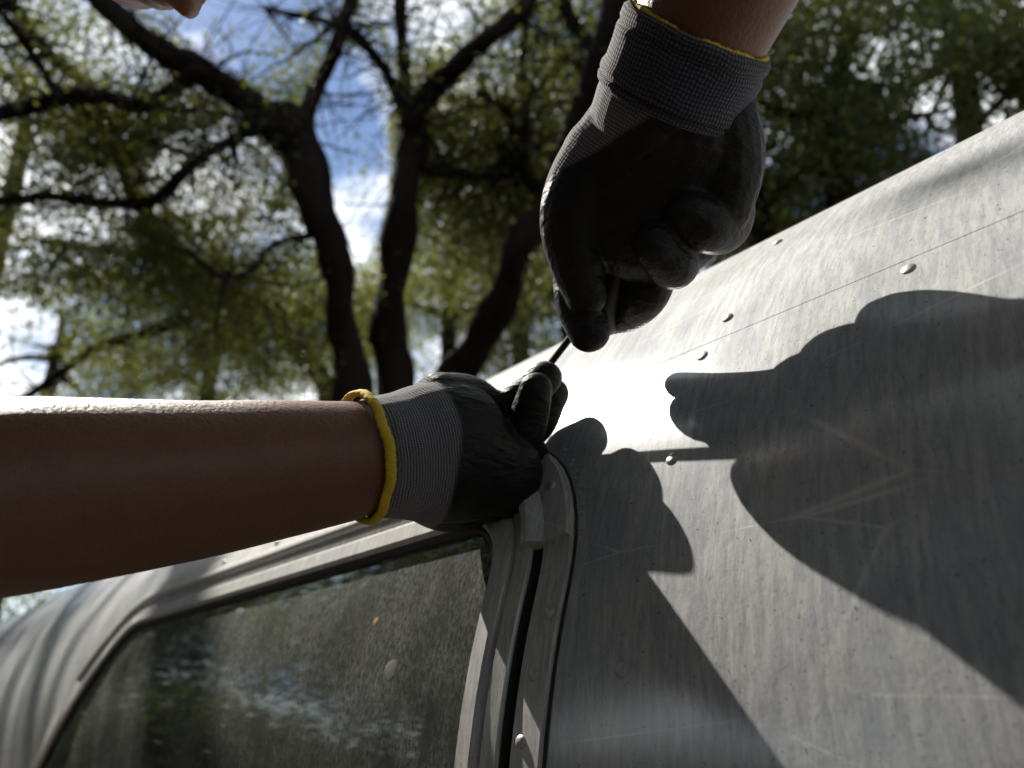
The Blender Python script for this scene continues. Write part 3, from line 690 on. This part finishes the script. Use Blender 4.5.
def round_tree(label, c, rad, n, per, sig, size, mat, group, trunk_r=.2, flat=.75, cat='tree', name='leafy_tree'):
    c = np.asarray(c); base = c.copy(); base[2] = 0
    T = empty(name, base); tag(T, label, cat, group)
    top = c+np.array([rng.normal(0, .3), rng.normal(0, .3), rad*.35]); mid = (base+c)/2+rng.normal(0, .2, 3)
    b0 = base.copy(); b0[2] = -.15; make_bark('trunk', [b0, mid, c-np.array([0, 0, rad*.2]), top], [trunk_r*1.3, trunk_r, trunk_r*.75, trunk_r*.25], T, 12)
    d_ = rng.normal(0, 1, (n, 3)); d_ /= np.linalg.norm(d_, axis=1)[:, None]; pts = c+d_*(rng.random(n)**.45)[:, None]*rad*np.array([1, 1, flat])
    for i in range(6):
        e = pts[i]; s_ = c+(top-c)*rng.uniform(-.8, .5); make_bark('branch', [s_, (s_+e)/2+rng.normal(0, .15, 3), e], [trunk_r*.45, trunk_r*.3, trunk_r*.12], T, 8)
    leaves('crown', pts, sig, per, size, mat, T); return T
bgp = 'leafy trees in the background'
for lab, (x, y, de), rad, n, per, mat in (
    ('sunlit green tree low behind the forearm at far left', (60, 350, 17), 2.5, 90, 50, 'leaf_far'),
    ('olive green tree low behind the middle of the forearm', (215, 345, 16), 2.7, 130, 70, 'leaf_far'),
    ('bright green tree between the two upright dark trunks and the leaning trunk', (450, 290, 17), 3.0, 170, 80, 'leaf_far'),
    ('pale green tree seen between the dark bending trunk and the straight trunk', (362, 330, 20), 2.3, 120, 70, 'leaf_far'),
    ('yellow green tree high behind the leaning trunk', (520, 130, 18), 3.2, 150, 75, 'leaf_far'),
    ('green tree just left of the raised glove above the roof edge', (570, 300, 15), 2.4, 130, 75, 'leaf_far'),
    ('thin leafed tree at the upper left corner', (30, 120, 15), 3.0, 70, 34, 'leaf')):
    round_tree(lab, px(x, y, de), rad, n, int(per*2.0), .27, .085, M[mat], bgp)
round_tree('sunlit green bush beyond the far end of the trailer roof', px(-20, 610, 15), 1.9, 90, 80, .3, .09, M['leaf_far'], None, .08, .8, 'shrub', 'shrub')
for lab, (x, y, de), rad, n, per, mat in (
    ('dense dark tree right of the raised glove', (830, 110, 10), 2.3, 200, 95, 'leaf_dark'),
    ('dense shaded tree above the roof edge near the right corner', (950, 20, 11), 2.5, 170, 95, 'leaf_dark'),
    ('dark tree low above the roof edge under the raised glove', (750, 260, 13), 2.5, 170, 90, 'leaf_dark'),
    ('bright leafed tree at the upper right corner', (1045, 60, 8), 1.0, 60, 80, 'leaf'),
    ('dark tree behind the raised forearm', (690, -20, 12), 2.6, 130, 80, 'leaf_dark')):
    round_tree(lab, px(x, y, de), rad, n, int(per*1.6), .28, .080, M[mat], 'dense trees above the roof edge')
for i, (dd, nn, zz, rad) in enumerate(((6.5, -4.5, 3.2, 2.7), (11, -7, 3.6, 3.2), (2.0, -6.5, 3.6, 3.0), (-3.5, -5.5, 3.5, 2.8), (15, -2.5, 3.5, 3.2), (-7, -1, 3.5, 2.8), (6, -11, 4.5, 3.6), (-1, -11, 4.5, 3.6))):  # oaks added out of view to block ambient light and fill reflections
    round_tree(('shrubby', 'tall', 'broad', 'spreading', 'distant', 'rounded', 'high', 'wide')[i]+' oak added unseen on the open side across from the trailer window', W3(dd, nn, zz), rad, 170, 130, .5, .15, M['leaf'], 'unseen oaks added across from the trailer', .22, .9)

for i, (dd, nn, r_) in enumerate(((3.6, -3.4, 1.0), (5.6, -3.0, 1.2), (8.2, -3.8, 1.3), (11.5, -3.5, 1.4), (1.6, -4.2, 1.1), (-.6, -4.6, 1.1), (-3.0, -3.6, 1.1), (15, -6, 1.6), (8, -6.5, 1.5), (4.5, -6.2, 1.4))):  # shrubs added out of view to cover the bright horizon mirrored in the glass
    round_tree(('squat', 'leafy', 'loose', 'distant', 'plump', 'ragged', 'low', 'far', 'tall', 'thick')[i]+' green shrub added unseen on the open side opposite the trailer window', W3(dd, nn, r_*.75-CAM[2]), r_, 60, 60, .22, .08, M['leaf'], 'unseen shrubs added across from the trailer', .05, .8, 'shrub', 'shrub')
# oak added out of view; its crown cuts the sky light here
T = empty('oak_tree', W3(-3.2, -3.0, -CAM[2])); tag(T, 'large spreading oak added out of view, its canopy cutting the sky light over the trailer', 'tree')
b0 = W3(-3.2, -3.0, -CAM[2]-.15); top = W3(-2.4, -2.2, 2.6)
make_bark('trunk', [b0, W3(-3.1, -2.9, .2), W3(-2.7, -2.6, 1.6), top], [.42, .30, .27, .24], T, 18)
ends = []
for e in ((2.5, -3.5, 4.2), (.2, -1.5, 4.4), (-1.0, 1.2, 4.6), (-4.5, 0, 4.4), (-4.5, -4.5, 4.5), (1.0, -5, 4.6)):
    m_ = (top+W3(*e))/2+np.array([0, 0, .5]); make_bark('branch', [top-np.array([0, 0, .3]), m_, W3(*e)], [.15, .11, .05], T, 10)
n_ = 420; an = rng.uniform(0, 2*math.pi, n_); rr = 5.5*np.sqrt(rng.random(n_))
cen = W3(-.6, -1.6, 0)+np.stack([rr*np.cos(an), rr*np.sin(an), rng.uniform(2.2, 4.6, n_)], 1)
pp = proj(cen); cen = cen[~((pp[:, 2] > 0) & (pp[:, 0] > -250) & (pp[:, 0] < 1270) & (pp[:, 1] > -230))]
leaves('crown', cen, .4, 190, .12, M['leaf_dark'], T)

for i, (dd, nn, zz, rad) in enumerate(((9, -2.2, 1.0, 1.3), (13, -3.4, 1.2, 1.6), (18, -4.4, 1.6, 2.0), (19, -2.0, 1.6, 2.0), (26, -7, 2.2, 2.8), (28, -3.6, 2.4, 2.8), (36, -9, 3, 3.6))):  # bushes added out of view to fill the bare band in the window reflection
    round_tree(('nearest', 'second nearest', 'third nearest', 'small', 'medium', 'tall', 'farthest')[i]+' bush of the row added unseen past the far end of the trailer', W3(dd, nn, zz-CAM[2]), rad, 90, 100, .3, .11, M['leaf_dark'], 'unseen bushes added past the far end of the trailer', .07, .95, 'shrub', 'shrub')

# dried marks on the glass, a drilled hole in the flange
M['mud'] = simple('dried_mud', (.30, .17, .05), .95, 0, (300, .5, .001)); M['lime'] = simple('dried_water_mark', (.10, .10, .09), .95, 0, (700, .6, .001))
for (s_, t_), r_, mt in (((.5807, .1195), .0032, 'mud'), ((.5411, .0795), .0075, 'lime')):
    v, f = [], []; sg = 20
    for q_, h_ in ((1., .0021), (.85, .0023), (.3, .0024)):
        for j in range(sg):
            a = 2*math.pi*j/sg; k = r_*q_*(1+.06*math.sin(3*a+1)+.07*math.sin(7*a)); v.append(P(s_+k*math.cos(a)*1.15, t_+k*math.sin(a), h_))
    for q_ in range(2):
        for j in range(sg): f.append((q_*sg+j, q_*sg+(j+1) % sg, (q_+1)*sg+(j+1) % sg, (q_+1)*sg+j))
    f.append(tuple(2*sg+j for j in range(sg))); wpart(mesh_obj('dried_mark', v, f, M[mt]))
